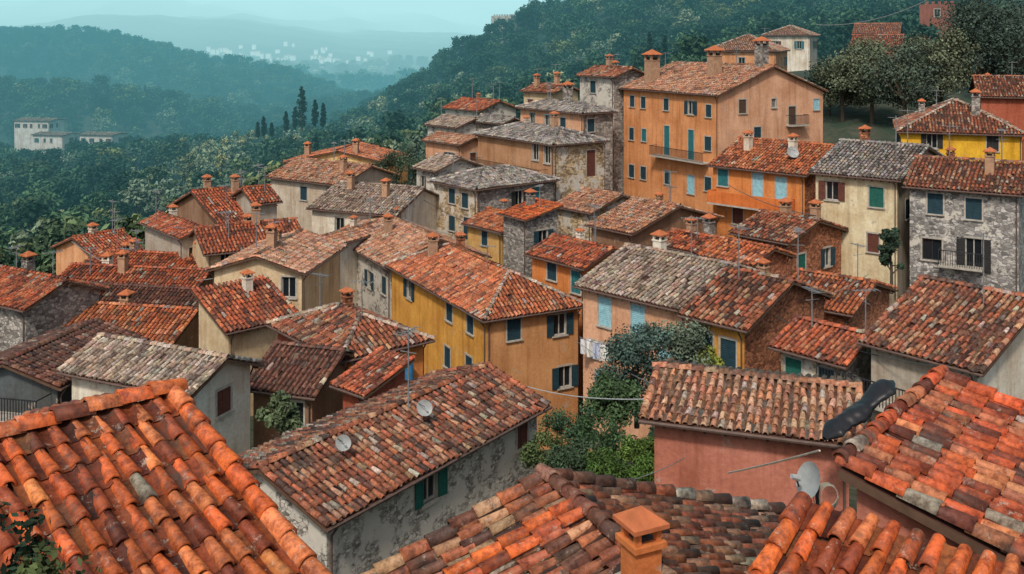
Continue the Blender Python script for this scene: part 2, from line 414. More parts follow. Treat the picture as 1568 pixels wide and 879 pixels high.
        ridge(ts,r3[2]+up,r3[0]+up,D,hs,.13,br); ridge(ts,r3[3]+up,r3[1]+up,D,hs,.13,br)
        if L>R: ridge(ts,r1[0]+up,r1[1]+up,D,tile)
        else: ridge(ts,r2[0]+up,r2[1]+up,D,tile)
        rz=lambda x,y:p*min(x,R-x,y,L-y)
    else:
        wm.poly([(0,0,-.5),(R,0,-.5),(R,L,-.5),(0,L,-.5)],WOOD); rz=lambda x,y:0
        for k in range(int(R)): dt.box(k+.2,k+.7,.02,.3,0.003,.5,wall)
        for k in range(int(L)): dt.box(.02,.3,k+.2,k+.7,0.003,.5,wall)
    for c in chims:
        fx,fy=c[0],c[1]; x,y=fx*R,fy*L; chimney(dt,ts,x,y,rz(x,y)+zo,D,c[2] if len(c)>2 and c[2] else CHIM,*(c[3:] if len(c)>3 else ()))
    if 45<D<130 and len(chims)<2 and random.random()<.6:
        x,y=random.uniform(.55,.75)*R,random.uniform(.55,.85)*L; chimney(dt,ts,x,y,rz(x,y)+zo,D,random.choice((CHIM,STN,WHT,BRICK)),random.uniform(.5,.9),random.uniform(.4,.6))
    na=ants+(random.choice((0,1,2)) if 45<D<130 else 0)
    for k in range(na):
        x,y=random.uniform(.15,.85)*R,random.uniform(.15,.85)*L; antenna(dt,x,y,rz(x,y)+zo,random.uniform(1.5,3.2),D)
    for (fx,fy,r) in dishes:
        x,y=fx*R,fy*L; dish(dt,(x,y,rz(x,y)),(-.5,-.6,.35),r)
    for bl in balc:
        fc,t0,t1,z,dep,sty,col=bl
        if fc=='L': O=Vector((0,t0,z));d=Vector((0,1,0));n=Vector((-1,0,0))
        else: O=Vector((t0,0,z));d=Vector((1,0,0));n=Vector((0,-1,0))
        w=t1-t0; dt.obox(O+n*.003,d*w,n*dep,(0,0,.14),SILL if sty!='wood' else WOOD)
        O=O+Vector((0,0,.143))
        if sty=='solid':
            m=stucco(col); dt.obox(O+n*(dep-.1),d*w,n*.1,(0,0,.95),m); dt.obox(O+n*.004,d*.1,n*(dep-.11),(0,0,.95),m); dt.obox(O+n*.004+d*(w-.1),d*.1,n*(dep-.11),(0,0,.95),m)
        else:
            m=IRON if sty=='rail' else WOOD
            dt.obox(O+n*(dep-.06)+Vector((0,0,.95)),d*w,n*.05,(0,0,.05),m)
            k=int(w/.14)
            for i in range(k+1): dt.obox(O+n*(dep-.05)+d*(i*(w-.03)/k),d*.03,n*.03,(0,0,.95),m)
            for q in(0,w-.03): dt.obox(O+n*.01+d*q+Vector((0,0,.95)),d*.03,n*(dep-.08),(0,0,.05),m)
    wm.obj('walls',root); wb.v and wb.obj('windows_and_shutters',root); rs.v and rs.obj('roof_frame_and_gutters',root)
    ts.obj('roof_tiles',root); dt.v and dt.obj('chimneys_and_fittings',root)
    if gnd:
        for (x,y) in((0,0),(R,0),(0,L),(R,L),(R/2,L/2)):
            X=Cw[0]+dR[0]*x+dL[0]*y; Y=Cw[1]+dR[1]*x+dL[1]*y
            if Y>5: CTRL.append((X/Y,math.log(Y),(Cw[2]-h)/Y))
    FOOT.append((Cw[0]+dR[0]*R/2+dL[0]*L/2,Cw[1]+dR[1]*R/2+dL[1]*L/2,max(L,R)*.6+.8))
    return root
S=stucco
CREAM=S((.72,.58,.38));OCH=S((.80,.42,.09));ORG=S((.74,.28,.085));PEACH=S((.76,.39,.20));PINK=S((.54,.21,.15));RED=S((.42,.12,.07));WHT=S((.82,.77,.66));YEL=S((.80,.47,.04));GRY=S((.50,.46,.39));BRN=S((.32,.19,.12));LPCH=S((.76,.44,.28))
STN=stone((.32,.29,.26));STNW=stone((.44,.40,.35),3.2,.55);STO=stone((.48,.35,.21),3.2,.4);BRICK=stone((.40,.16,.085),5.0);RUB=stone((.46,.42,.37),5.5,.5)
def corner(x,y,z): return (HX+x/y*FP,HY-z/y*FP,y)
def mk(name,apex,a,near,half_r,half_l,pitch,roof='gr',**k):
    A=math.radians(a); dR=Vector((math.sin(A),math.cos(A),0));dL=Vector((-math.cos(A),math.sin(A),0))
    c=Vector(apex)-dR*near-dL*half_r-Vector((0,0,pitch*half_r))
    return house(name,corner(*c),a,roof,pitch,Lm=half_r+half_l,Rm=near,**k)
mk('terracotta_roof_house',(-4.5,12.25,-4.66),44.6,7.5,4.6,4.6,.35,tile='bright',h=4,wall=CREAM,ov=.35)
mk('terracotta_roof_house',(.62,14.7,-6.85),-25.5,6.2,4.6,4.6,.33,tile='mix',h=3,wall=CREAM,ov=.35,chims=[(.545,.53,S((.66,.22,.07)),.62,.36)])
mk('terracotta_roof_house',(6.78,15.2,-5.50),39.6,3.9,4.6,0,.25,'sr',tile='redbright',h=4,wall=PINK,wall2=PINK,ov=.2)
house('terracotta_roof_porch',corner(5.55,8.03,-6.00),38.8,'sl',.34,Lm=3.6,Rm=1.0,h=4,tile='bright',wall=WHT,ov=.3)
house('stone_farmhouse',(500,797,30),35.7,'gr',.32,h=3.6,Lm=5.4,Rx=822,wall=RUB,tile='mix',wins=[(658,743,'o','g',.8,1.1),(800,665,'c','r',.7,1.0)],dishes=[(.55,.28,.28),(.2,.3,.25)],ants=1)
house('pink_house',(1300,676,28),18.6,'gl',.26,h=4.5,Lx=1002,Rm=4.6,wall=PINK,tile='tan')
# ===== middle
house('orange_house',(745,487,60),62,'hip',.5,h=9,Lx=600,Rx=885,wall=OCH,wall2=S((.66,.34,.15)),tile='orange',  # right wall in a darker tint: its shaded side put into the colour
  wins=[(627,443,'o','b'),(655,452,'o','b'),(688,476,'c','b'),(720,494,'c','b'),(685,547,'c','b'),(718,562,'c','b'),(787,504,'c','b'),(857,497,'o','b'),(865,577,'o','b')],chims=[(.3,.8)],shut='b')
house('grey_stone_house',(598,409,74.6),62,'gl',.42,h=10,Lx=513,Rm=8,wall=STNW,tile='tan',wins=[(533,424,'o','b'),(566,428,'o','b'),(588,437,'c','b'),(540,470,'n','b')],chims=[(.3,.5)])
house('red_house',(525,548,48),51,'hip',.42,h=5.5,Lx=425,Rx=648,wall=RED,wall2=ORG,tile='mix',wins=[(553,566,'c','b',.8,1.1),(490,590,'n','b',.6,.8)])
house('cottage_lean_to',(560,602,44),40,'sl',.3,h=2.2,Lx=525,Rx=620,wall=RED,tile='red')
house('white_house',(290,602,40),25,'gl',.40,h=7,Lx=110,Rx=383,wall=WHT,tile='pale',wins=[(343,614,'c','r',.85,1.05)])
house('wooden_barn',(478,603,45),18,'gl',.42,h=4,Lx=388,Rm=5,wall=BRN,tile='brown',wins=[(450,640,'n','k',1,1.5)])
house('cream_cottage',(350,506,55),46,'sr',.4,h=5,Lm=3.6,Rx=447,wall=CREAM,tile='red')
house('cream_house',(462,418,64),8,'gr',.3,h=9,Lx=328,Rm=8,wall=CREAM,tile='tan',wins=[(442,440,'n','b'),(385,455,'c','k'),(352,462,'n','b')],chims=[(.3,.5)],balc=[('L',4,6.5,-4.2,.9,'rail',None)])
house('cream_house',(318,388,73),60,'gr',.4,h=6,Lm=6,Rx=465,wall=CREAM,tile='red',wins=[(345,398,'n','b',.7,1),(385,392,'n','b',.8,1.1),(425,382,'n','b',.7,1)],chims=[(.6,.5)],ants=1)
house('white_house',(514,374,79),30,'gr',.3,h=9,Lx=479,Rm=7,wall=WHT,tile='tan',wins=[(497,400,'c','b'),(490,440,'n','k')])
house('white_house',(605,330,86),25,'gl',.36,h=6,Lx=478,Rm=9,wall=WHT,tile='pale',chims=[(.3,.3),(.4,.8)],wins=[(560,348,'c','b'),(520,345,'n','b')])
house('grey_house',(522,284,96),35,'gl',.34,h=6,Lx=414,Rx=606,wall=S((.60,.52,.42)),tile='tan',wins=[(465,296,'c','b'),(505,298,'n','b')],chims=[(.3,.2)],ants=1)
house('yellow_cottage',(597,252,106),8,'gr',.22,h=6,Lx=440,Rm=8,wall=S((.80,.58,.27)),tile='orange',wins=[(508,247,'n','b',.7,1.1),(522,247,'n','b',.7,1.1),(560,257,'n','b',.7,1.1)],chims=[(.1,.35),(.2,.85)])
house('grey_house',(392,312,84),55,'gr',.35,h=6,Lm=5,Rx=424,wall=GRY,tile='red')
house('terracotta_roof_house',(372,318,88),50,'gl',.42,h=6,Lx=325,Rx=415,wall=STN,tile='orange',chims=[(.5,.7)],ants=1)
house('terracotta_roof_house',(340,345,84),50,'gr',.36,h=6,Lx=262,Rx=384,wall=BRN,tile='red',auto=.3,ants=1,chims=[(.6,.6)])
house('grey_house',(280,364,77),50,'gl',.36,h=7,Lx=222,Rx=330,wall=GRY,tile='red',wins=[(296,388,'n','b',.7,1)],ants=1)
house('terracotta_roof_house',(150,398,82),40,'gr',.34,h=5,Lx=86,Rx=216,wall=PEACH,tile='red',ants=2,auto=.3)
house('terracotta_roof_house',(215,412,78),30,'gl',.36,h=5,Lx=140,Rx=250,wall=CREAM,tile='orange',ants=1,auto=.5,chims=[(.4,.3)])
house('terracotta_roof_house',(318,432,74),12,'gl',.36,h=4,Lx=135,Rm=6,wall=BRN,tile='red',ants=1,chims=[(.4,.2)])
house('terracotta_roof_house',(285,458,69),10,'gl',.38,h=4,Lx=78,Rm=6,wall=BRN,tile='red',chims=[(.4,.6)],auto=.3,ants=1)
house('terracotta_roof_house',(285,486,64),12,'gl',.38,h=4,Lx=84,Rm=5,wall=BRN,tile='brown')
house('terracotta_roof_house',(258,528,58),12,'gl',.42,h=5,Lx=74,Rm=5.5,wall=BRN,tile='orange')
house('stone_house',(40,472,58),30,'gl',.40,h=7,Lx=-80,Rm=5,wall=STN,tile='red')
house('blue_grey_house',(88,590,43),12,'gr',.30,h=5,Lx=-60,Rm=6,wall=S((.10,.12,.13)),tile='brown',balc=[('L',.3,4.6,-1.5,1,'rail',None)],wins=[(35,592,'x','t',1.4,1.1)])
# centre upper cluster
house('stone_house',(730,290,88),50,'hip',.34,h=8,Lx=665,Rx=848,wall=STO,wall2=STN,tile='grey',wins=[(675,290,'c','b'),(692,300,'c','b'),(712,307,'c','b'),(692,342,'c','b'),(715,350,'d','b',1,2),(795,303,'o','k'),(820,298,'c','t')],balc=[('R',3,9,-2.9,1,'rail',None)])
house('stone_house',(668,262,95),50,'gl',.34,h=12,Lx=638,Rx=735,wall=STNW,tile='pale',wins=[(648,280,'n','b'),(658,290,'n','b'),(648,310,'n','b')])
house('balcony_house',(848,222,95),55,'hip',.34,h=9,Lx=732,Rx=925,wall=S((.52,.29,.16)),wall2=STO,tile='grey',wins=[(752,220,'n','k',1,1.7),(772,223,'n','k',1,1.7),(795,227,'n','k',1,1.7),(820,232,'n','k',1,1.7),(838,237,'n','k',1,1.7),(905,250,'d','r',1.1,2.6)],balc=[('L',1,13,-3.6,1.1,'wood',None)],chims=[(.5,.3)])
house('plaster_house',(893,174,103),55,'hip',.36,h=8,Lx=797,Rx=938,wall=LPCH,wall2=STN,tile='grey',wins=[(815,182,'n','b'),(838,185,'n','b'),(862,190,'c','b'),(905,192,'c','b')],chims=[(.6,.5,STN,1.6,.8)],ants=1)
house('stone_tower_house',(940,118,108),55,'gl',.34,h=19,Lx=888,Rx=990,wall=STNW,wall2=STN,tile='mix',wins=[(908,133,'c','b'),(908,170,'n','b')],chims=[(.6,.7)],ants=1)
house('terracotta_roof_house',(705,222,108),50,'gl',.34,h=7,Lx=652,Rx=745,wall=LPCH,tile='tan',auto=.5)
house('terracotta_roof_house',(700,196,118),50,'gl',.34,h=7,Lx=655,Rx=750,wall=STNW,tile='pale',auto=.5)
house('terracotta_roof_house',(735,170,127),50,'gl',.34,h=7,Lx=682,Rx=790,wall=STNW,tile='red',auto=.5,ants=1)
house('terracotta_roof_house',(770,190,116),50,'gl',.34,h=7,Lx=725,Rx=800,wall=STN,tile='grey',auto=.5)
house('terracotta_roof_house',(850,142,122),45,'gl',.34,h=7,Lx=802,Rx=885,wall=CREAM,tile='mix',auto=.5,chims=[(.3,.8),(.5,.3)])
house('peach_townhouse',(1100,146,95),60,'gl',.36,h=11,Lx=955,Rx=1260,wall=S((.78,.35,.15)),wall2=LPCH,tile='tan',
  wins=[(968,155,'c','b',.8,1.2),(985,157,'c','b',.8,1.2),(1020,160,'c','b',.8,1.2),(1058,165,'o','b'),(1085,170,'c','b',.8,1.2),(967,205,'c','b',.8,1.3),(986,207,'c','t',.8,1.3),(1021,215,'c','t',.85,3.0),(1058,222,'c','t',.85,3.0),(1084,220,'c','b'),(967,262,'c','b'),(985,265,'c','b'),(1022,272,'c','b'),(1058,283,'c','l',1,1.8),(1084,282,'c','b'),
  (1137,163,'c','n'),(1213,178,'c','n',1,2),(1185,158,'n','b',.6,.9),(1160,205,'c','b'),(1250,160,'c','l',.8,1.1)],
  chims=[(.3,.35,CHIM,2.0,1.1),(.5,.1,STN,2,1),(.15,.85,CHIM,2.2,1.2),(.8,.5)],balc=[('L',1.2,9.5,-6.8,1.0,'rail',None),('R',9,11.5,-3.4,.8,'rail',None)],ants=2)
house('orange_balcony_house',(1232,268,75),45,'gl',.38,h=8,Lx=1092,Rm=9,wall=ORG,wall2=BRICK,tile='orange',wins=[(1107,272,'c','t'),(1125,276,'c','l',.9,2),(1160,285,'c','l',.9,2),(1196,292,'c','l',.9,2),(1195,345,'c','l',.9,2),(1130,330,'c','r')],balc=[('L',.8,8,-3.0,1.2,'solid',(.75,.22,.06))],chims=[(.3,.3,WHT),(.3,.8,WHT)],dishes=[(.2,.25,.45)])
house('cream_house',(1374,276,68),40,'gl',.3,h=11,Lx=1249,Rx=1450,wall=S((.78,.70,.48)),wall2=GRY,tile='grey',wins=[(1274,292,'o','r'),(1342,302,'c','g',1,1.4),(1337,372,'c','r',.8,1.3),(1390,320,'c','b')])
house('grey_stone_house',(1560,298,62),33,'gl',.34,h=11,Lx=1393,Rm=8,wall=stone((.36,.34,.32),3.2,.25),tile='mix',wins=[(1432,312,'c','b'),(1491,320,'c','b'),(1427,382,'x','k',1.2,1.4),(1491,390,'o','k',1,2.1)],balc=[('L',2.0,4.6,-5.0,.9,'rail',None)],chims=[(.3,.3)])
house('yellow_house',(1565,206,86),20,'hip',.5,h=5,Lx=1380,Rm=11,wall=YEL,tile='mix',wins=[(1427,215,'o','k',.9,1.4),(1520,220,'c','k')],chims=[(.25,.35,STN,1.6,.7)])
house('red_brown_house',(1610,150,100),20,'gl',.4,h=8,Lx=1502,Rm=9,wall=RED,tile='mix')
# upper right hamlet
house('terracotta_roof_house',(1188,78,142),25,'hip',.45,h=5,Lx=1084,Rm=10,wall=PEACH,tile='tan',ants=1,gnd=False,auto=.6)
house('white_house',(1240,54,165),25,'hip',.4,h=6,Lx=1170,Rm=9,wall=WHT,tile='tan',auto=.6,gnd=False)
house('terracotta_roof_house',(1375,52,165),25,'gl',.4,h=5,Lx=1308,Rm=8,wall=PINK,tile='orange',gnd=False)
house('terracotta_roof_house',(1378,72,145),25,'gl',.4,h=5,Lx=1305,Rm=8,wall=PINK,tile='red',gnd=False)
house('stone_tower',(1462,6,170),25,'flat',h=14,Lx=1408,Rm=6,wall=S((.30,.11,.08)),gnd=False,wins=[(1435,20,'n','k')])
house('stone_tower',(782,24,345),25,'flat',h=10,Lx=752,Rm=6,wall=STNW,gnd=False)
# middle right
house('peach_house',(1050,475,52),45,'gl',.33,h=11,Lx=893,Rm=9,wall=LPCH,wall2=LPCH,tile='pale',wins=[(926,478,'c','l',.9,1.6),(977,490,'c','l',.9,1.6),(1001,499,'c','l',.9,1.6),(922,592,'c','l',.9,1.6),(912,535,'n','k',.8,.9),(1020,560,'c','l',.9,1.6)],ants=1)
house('orange_house',(1140,502,46),45,'gl',.36,h=6,Lx=1056,Rx=1262,wall=OCH,wall2=BRICK,tile='mix',wins=[(1080,532,'c','b',.85,1.5),(1115,544,'c','b',.85,1.5)],ants=1)
house('brick_house',(1290,556,42),48,'gl',.36,h=5,Lx=1196,Rx=1356,wall=STO,wall2=STN,tile='red',wins=[(1215,568,'c','g',.8,1.1),(1240,575,'n','k',.8,1.1),(1265,582,'c','b',.7,1)],ants=2)
house('terracotta_roof_house',(1497,566,38),50,'gl',.34,h=6,Lx=1334,Rm=10,wall=GRY,wall2=WHT,tile='mix',wins=[(1390,562,'c','r'),(1430,575,'n','k')],balc=[('L',1.0,6.5,-2.4,1,'rail',None)],ants=2)
house('terracotta_roof_house',(968,358,72),50,'gl',.28,h=5,Lx=906,Rx=1098,wall=BRN,tile='tan',ants=1)
house('terracotta_roof_house',(905,326,82),50,'gl',.3,h=6,Lx=852,Rx=990,wall=STO,tile='tan')
house('terracotta_roof_house',(1062,385,64),50,'gl',.34,h=5,Lx=1012,Rx=1110,wall=BRICK,tile='red',chims=[(.8,.3,STN)],ants=1)
house('brick_house',(1150,406,58),50,'gl',.34,h=5,Lx=1075,Rx=1205,wall=BRICK,tile='orange',auto=.5)
house('brick_house',(1205,372,66),50,'gl',.3,h=6,Lx=1128,Rx=1288,wall=BRICK,tile='mix',auto=.6,chims=[(.8,.3)])
house('orange_house',(895,410,66),50,'gl',.36,h=8,Lx=815,Rx=968,wall=ORG,tile='red',wins=[(882,432,'c','t',.9,1.5),(845,414,'c','b')],balc=[('L',.4,2.4,-3.2,.7,'rail',None)])
house('stone_house',(806,337,79),55,'sl',.22,h=7,Lx=771,Rx=855,wall=STN,tile='bright',auto=.3)
house('yellow_house',(768,355,82),50,'gl',.34,h=6,Lx=716,Rm=5,wall=S((.74,.48,.18)),tile='orange',wins=[(742,365,'c','b',.8,1.2)])
house('terracotta_roof_house',(1300,480,56),40,'gl',.3,h=6,Lx=1195,Rx=1362,wall=BRICK,tile='orange')
for c,l in(((75,186,330),22),((96,208,310),50),((172,208,310),122)):
    house('distant_villa',c,12,'gl',.12,h=4,Lx=l,Rm=8,wall=S((.8,.78,.74)),tile='pale',auto=.8,gnd=False)
ts=TileSet(); dv=Vector((-.9,-.43,-.315))
for o in((.93,14.05,-6.70),(1.05,13.79,-6.70)): ridge(ts,Vector(o)+dv*3.6,Vector(o),12,'bright',.10,1.2)
ts.obj('roof_verge_tiles',None)
# ---------------------------------------------------------------- terrain
for x,y,D in [(-900,2200,6),(784,2500,6),(2400,2200,6),(-900,1300,12),(2400,1200,12),(784,1350,11),
 (900,760,38),(860,700,44),(960,690,40),(1000,640,48),
 (-300,640,80),(-900,640,80),(-60,560,95),(200,480,105),(400,420,125),(0,440,150),(-500,440,150),(200,410,155),(350,370,165),(500,310,170),(610,290,165),
 (-500,350,220),(0,340,220),(250,300,230),(450,255,260),(560,230,280),(640,225,220),(0,262,320),(-500,262,320),(250,250,340),(450,222,350),(520,215,400),(250,285,400),(0,290,400),
 (-500,120,480),(0,132,480),(150,142,480),(300,182,480),(400,215,480),(500,225,480),(-500,190,620),(0,190,620),(200,190,620),(400,200,620),
 (-900,60,800),(-300,60,800),(0,76,800),(150,80,800),(250,93,800),(350,113,800),(450,131,800),(530,155,800),(600,180,800),(700,180,800),
 (-900,150,1300),(0,150,1300),(300,150,1300),(560,150,1300),(800,150,1300),(1400,130,1300),
 (0,105,2300),(300,110,2300),(560,118,2300),(900,110,2300),(-900,105,2300),(2400,105,2300),
 (-900,60,3600),(0,66,3600),(300,68,3600),(560,76,3600),(900,76,3600),(2400,60,3600),
 (-900,30,4800),(0,36,4800),(200,24,4800),(400,36,4800),(600,50,4800),(750,54,4800),(900,45,4800),(2400,30,4800),
 (0,62,6000),(750,66,6000),(-900,58,6000),(2400,58,6000),(-900,0,8500),(0,4,8500),(130,-6,8500),(250,-4,8500),(350,12,8500),(450,16,8500),(540,30,8500),(620,24,8500),(750,34,8500),(900,10,8500),(2400,0,8500),
 (540,200,360),(570,180,355),(600,148,350),(650,118,350),(700,85,350),(760,52,350),(830,22,350),(950,-15,350),(1100,-50,350),(1568,-90,350),(2400,-90,350),
 (560,190,600),(700,160,600),(1000,80,600),(1568,0,600),(2400,0,600),
 (600,240,250),(660,235,200),(750,205,200),(900,170,200),(1100,120,200),(1300,98,200),(1568,80,200),(2400,80,200),(620,205,270),(700,165,270),(850,120,270),(1000,70,270),(1300,25,270),(1568,0,270),
 (640,290,150),(750,270,150),(900,225,150),(1050,160,140),(1150,112,142),(1250,112,150),(1380,108,150),(1568,130,140),(2400,130,140),(1300,190,115),(1450,190,115)]:
    ctrl(x,y,D)
Cc=np.array(CTRL)
keep=[];seen=set()
for i,c in enumerate(Cc):
    k=(round(c[0]/.012),round(c[1]/.03))
    if k in seen: continue
    seen.add(k); keep.append(i)
Cc=Cc[keep]
Pq=Cc[:,:2]*np.array((1.6,1.0)); dd=np.linalg.norm(Pq[:,None]-Pq[None],axis=2)
lam=np.where(Cc[:,1]<math.log(105),.03,.002)
n=len(Pq); M=np.zeros((n+1,n+1)); M[:n,:n]=-dd+np.diag(lam); M[:n,n]=1;M[n,:n]=1
sol=np.linalg.solve(M,np.append(Cc[:,2],0)); wq=sol[:n];c0=sol[n]
def hgt(X,Y):
    X=np.asarray(X,float);Y=np.asarray(Y,float); u=X/Y; l=np.log(Y); out=np.zeros(u.size); uf=u.ravel()*1.6; lf=l.ravel()
    for s in range(0,u.size,20000):
        d=np.sqrt((uf[s:s+20000,None]-Pq[None,:,0])**2+(lf[s:s+20000,None]-Pq[None,:,1])**2)
        out[s:s+20000]=-(d@wq)+c0
    v=out.reshape(u.shape); far=np.clip((Y-130)/200,0,1)
    bump=(np.sin(X/31+1.3*np.sin(Y/57))*np.cos(Y/43+np.sin(X/39))*4+np.sin(X/97+Y/71)*6)*far
    bump2=(np.sin(X/310+np.sin(Y/700)*2)*16+np.sin(X/130+Y/420)*10+np.sin(X/57+Y/250)*5)*np.clip((Y-2500)/3000,0,2.5)
    return v*Y-.3+bump*np.clip(Y/600,0.4,1)+bump2
us=np.linspace(-1.3,1.3,300); ls=np.linspace(math.log(4),math.log(9500),330)
U,Lg=np.meshgrid(us,ls); Y=np.exp(Lg); X=U*Y; Z=hgt(X,Y)
V=np.stack([X,Y,Z],-1).reshape(-1,3); a_,b_=U.shape
I,J=np.meshgrid(np.arange(a_-1),np.arange(b_-1),indexing='ij'); q=(I*b_+J).ravel(); Q=np.stack([q,q+1,q+b_+1,q+b_],-1)
gm,nt,b=newmat('ground_grass_and_scrub'); co=coords(nt,rnd=False)
c=mix(nt,(.035,.05,.03),(.10,.085,.06),ramp(nt,noise(nt,co,.35,5,.7),[(.4,0),(.65,1)]))
c=mix(nt,c,(.02,.045,.035),ramp(nt,noise(nt,co,.012,5,.7),[(.42,0),(.58,1)]))
nt.links.new(c,b.inputs['Base Color']); bump(nt,b,noise(nt,co,.08,5,.75),1,2.)
me=npmesh('ground',V,Q,None,[gm],smooth=True); link(bpy.data.objects.new('ground',me))
# ---------------------------------------------------------------- trees
def leaves(nc,nl,ls,cen,rad,col,rg,flat=.8,var=.35):
    k=np.repeat(np.arange(nc),nl); n=len(k)
    d=rg.normal(size=(n,3)); d/=np.linalg.norm(d,axis=1)[:,None]
    rr=rad[k]*(rg.random(n)**.45); p=cen[k]+d*rr[:,None]*np.array((1,1,flat))
    nn=d*.8+rg.normal(size=(n,3))*.6+np.array((0,0,.35)); nn/=np.linalg.norm(nn,axis=1)[:,None]
    t=np.cross(nn,rg.normal(size=(n,3))); t/=np.linalg.norm(t,axis=1)[:,None]; bt=np.cross(nn,t)
    s=ls*rg.uniform(.6,1.3,n)[:,None]
    V=np.stack([p-t*s,p-bt*s*.55,p+t*s,p+bt*s*.55],1).reshape(-1,3)
    Q=np.arange(4*n).reshape(-1,4)
    cv=np.array(col)*(rg.uniform(1-var,1+var,nc)[k])[:,None]*rg.uniform(.7,1.3,(n,1))
    cv*=(.40+.8*(rr/rad[k]))[:,None]  # inner leaves coloured darker: shade inside each clump put into the colour
    return V,Q,np.repeat(cv,4,axis=0)
def treemesh(name,H,Rd,nc,nl,ls,col,seed,kind='round'):
    rg=np.random.default_rng(seed); cen=[];rad=[]
    for i in range(nc):
        if kind=='cypress':
            z=H*(.06+.92*i/nc); w=Rd*(math.sin(math.pi*min(1,(z/H)*.75+.22))**.8); a=rg.uniform(0,6.28)
            cen.append((math.cos(a)*w*.35,math.sin(a)*w*.35,z)); rad.append(max(.12*Rd,w*.7))
        elif kind=='poplar':
            z=H*rg.uniform(.2,.97); w=Rd*math.sin(math.pi*(z/H*.8+.15)); a=rg.uniform(0,6.28);q=rg.random()**.5
            cen.append((math.cos(a)*w*q*.7,math.sin(a)*w*q*.7,z)); rad.append(Rd*rg.uniform(.22,.38))
        else:
            a=rg.uniform(0,6.28); zz=rg.uniform(0,1); w=Rd*math.sqrt(max(.05,1-(zz*1.15-.35)**2))*rg.uniform(.35,.95)
            cen.append((math.cos(a)*w*.8,math.sin(a)*w*.8,H*(.30+.58*zz))); rad.append(Rd*rg.uniform(.22,.42))
    cen=np.array(cen);rad=np.array(rad)
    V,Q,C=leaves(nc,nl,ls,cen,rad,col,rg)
    mb=MB(); tr=H*.03
    mb.tube((0,0,-H*.1),(0,0,H*.4),tr,tr*.6,BARK,7)
    for i in range(min(nc,8)):
        c_=cen[rg.integers(nc)]; b0=(0,0,H*rg.uniform(.2,.4)); mb.tube(b0,tuple(c_),tr*.5,tr*.12,BARK,5)
    tv=np.array(mb.v); tq=[f for f in mb.f if len(f)==4]; n0=len(V)
    V=np.concatenate([V,tv]);Q2=np.concatenate([Q,np.array(tq)+n0]);C=np.concatenate([C,np.tile((.1,.08,.06),(len(tv),1))])
    mi=np.concatenate([np.zeros(len(Q),int),np.ones(len(tq),int)])
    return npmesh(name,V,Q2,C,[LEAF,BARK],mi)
DG=(.028,.066,.046);OG=(.15,.19,.14);YG=(.21,.22,.12);MG=(.045,.09,.055)
var=[treemesh('oak_canopy',1,.48,26,34,.05,DG,1),treemesh('oak_canopy',1,.5,24,34,.05,MG,2),treemesh('olive_canopy',1,.46,24,32,.045,OG,3),
     treemesh('poplar_canopy',1,.26,30,26,.04,YG,4,'poplar'),treemesh('cypress_canopy',1,.11,26,26,.03,(.018,.04,.03),5,'cypress'),treemesh('oak_canopy',1,.55,24,34,.055,(.085,.12,.06),6)]
def scatter(name,Y0,Y1,sp,size,cond,wts,tx=(-.66,.66)):
    pts=[]
    y=Y0
    while y<Y1:
        spc=sp
        n=int((tx[1]-tx[0])*y/spc); x=np.linspace(tx[0]*y,tx[1]*y,max(2,n)); x=x+rng.uniform(-.5,.5,len(x))*spc; yy=y+rng.uniform(-.5,.5,len(x))*spc
        pts.append(np.stack([x,yy],-1)); y+=spc
    P=np.concatenate(pts); px=HX+P[:,0]/P[:,1]*FP; k=cond(px,P[:,1])
    for (fx,fy,fr) in FOOT: k&=(P[:,0]-fx)**2+(P[:,1]-fy)**2>(fr+2.5)**2
    P=P[k]; px=px[k]; Zs=hgt(P[:,0],P[:,1]); T=len(P)
    ww=np.tile(np.array(wts,float),(T,1)); pale=(px>200)&(px<680)&(P[:,1]<300)&(P[:,1]>130)&(np.sin(P[:,0]/17)+np.sin(P[:,1]/21)>-.5); ww[pale,2]+=.9; ww[pale,3]+=.8; ww[pale,5]+=.3
    f=1+P[:,1]/400
    pt=np.sin(P[:,0]/23/f+2*np.sin(P[:,1]/61/f))+np.sin(P[:,1]/31/f+1.5*np.sin(P[:,0]/37/f))-(px>700)*.8; ww[:,5]+=np.clip(pt,0,2)*.45; ww[:,2]+=np.clip(pt-.8,0,2)*.4; ww[:,0]+=np.clip(-pt,0,2)*.6  # lighter and darker tree colours paint sunlit and dark patches on the hills
    ww/=ww.sum(1,keepdims=True); ch=(rng.random(T)[:,None]>np.cumsum(ww,1)).sum(1).clip(0,5)
    root=bpy.data.objects.new(name,None); link(root)
    for kx in range(6):
        sel=np.where(ch==kx)[0]
        if len(sel)==0: continue
        s=size*rng.uniform(.55,1.3,len(sel)); an=rng.uniform(0,6.28,len(sel)); Vv=[]
        for j in range(4):
            t=an+j*math.pi/2; Vv.append(np.stack([P[sel,0]+np.cos(t)*s*.7071,P[sel,1]+np.sin(t)*s*.7071,Zs[sel]-.02*s],-1))
        Vv=np.stack(Vv,1).reshape(-1,3); Qq=np.arange(len(Vv)).reshape(-1,4)
        me=npmesh('tree_sites',Vv,Qq,None,[]); o=link(bpy.data.objects.new('tree_sites',me),root)
        o.instance_type='FACES'; o.use_instance_faces_scale=True; o.show_instancer_for_render=False; o.show_instancer_for_viewport=False
        link(bpy.data.objects.new('tree',var[kx]),o)
    return T
def ymin(px): return np.interp(px,[-900,0,60,420,560,640,760,1050,1260,1568,2400],[100,95,105,125,128,150,155,165,175,150,150])
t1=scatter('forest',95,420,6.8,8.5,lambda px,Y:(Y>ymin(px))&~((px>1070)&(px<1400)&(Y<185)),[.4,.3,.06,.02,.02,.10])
t2=scatter('forest',420,1000,10,12,lambda px,Y:(px<700)|(Y<460),[.4,.35,.06,.02,.01,.12])
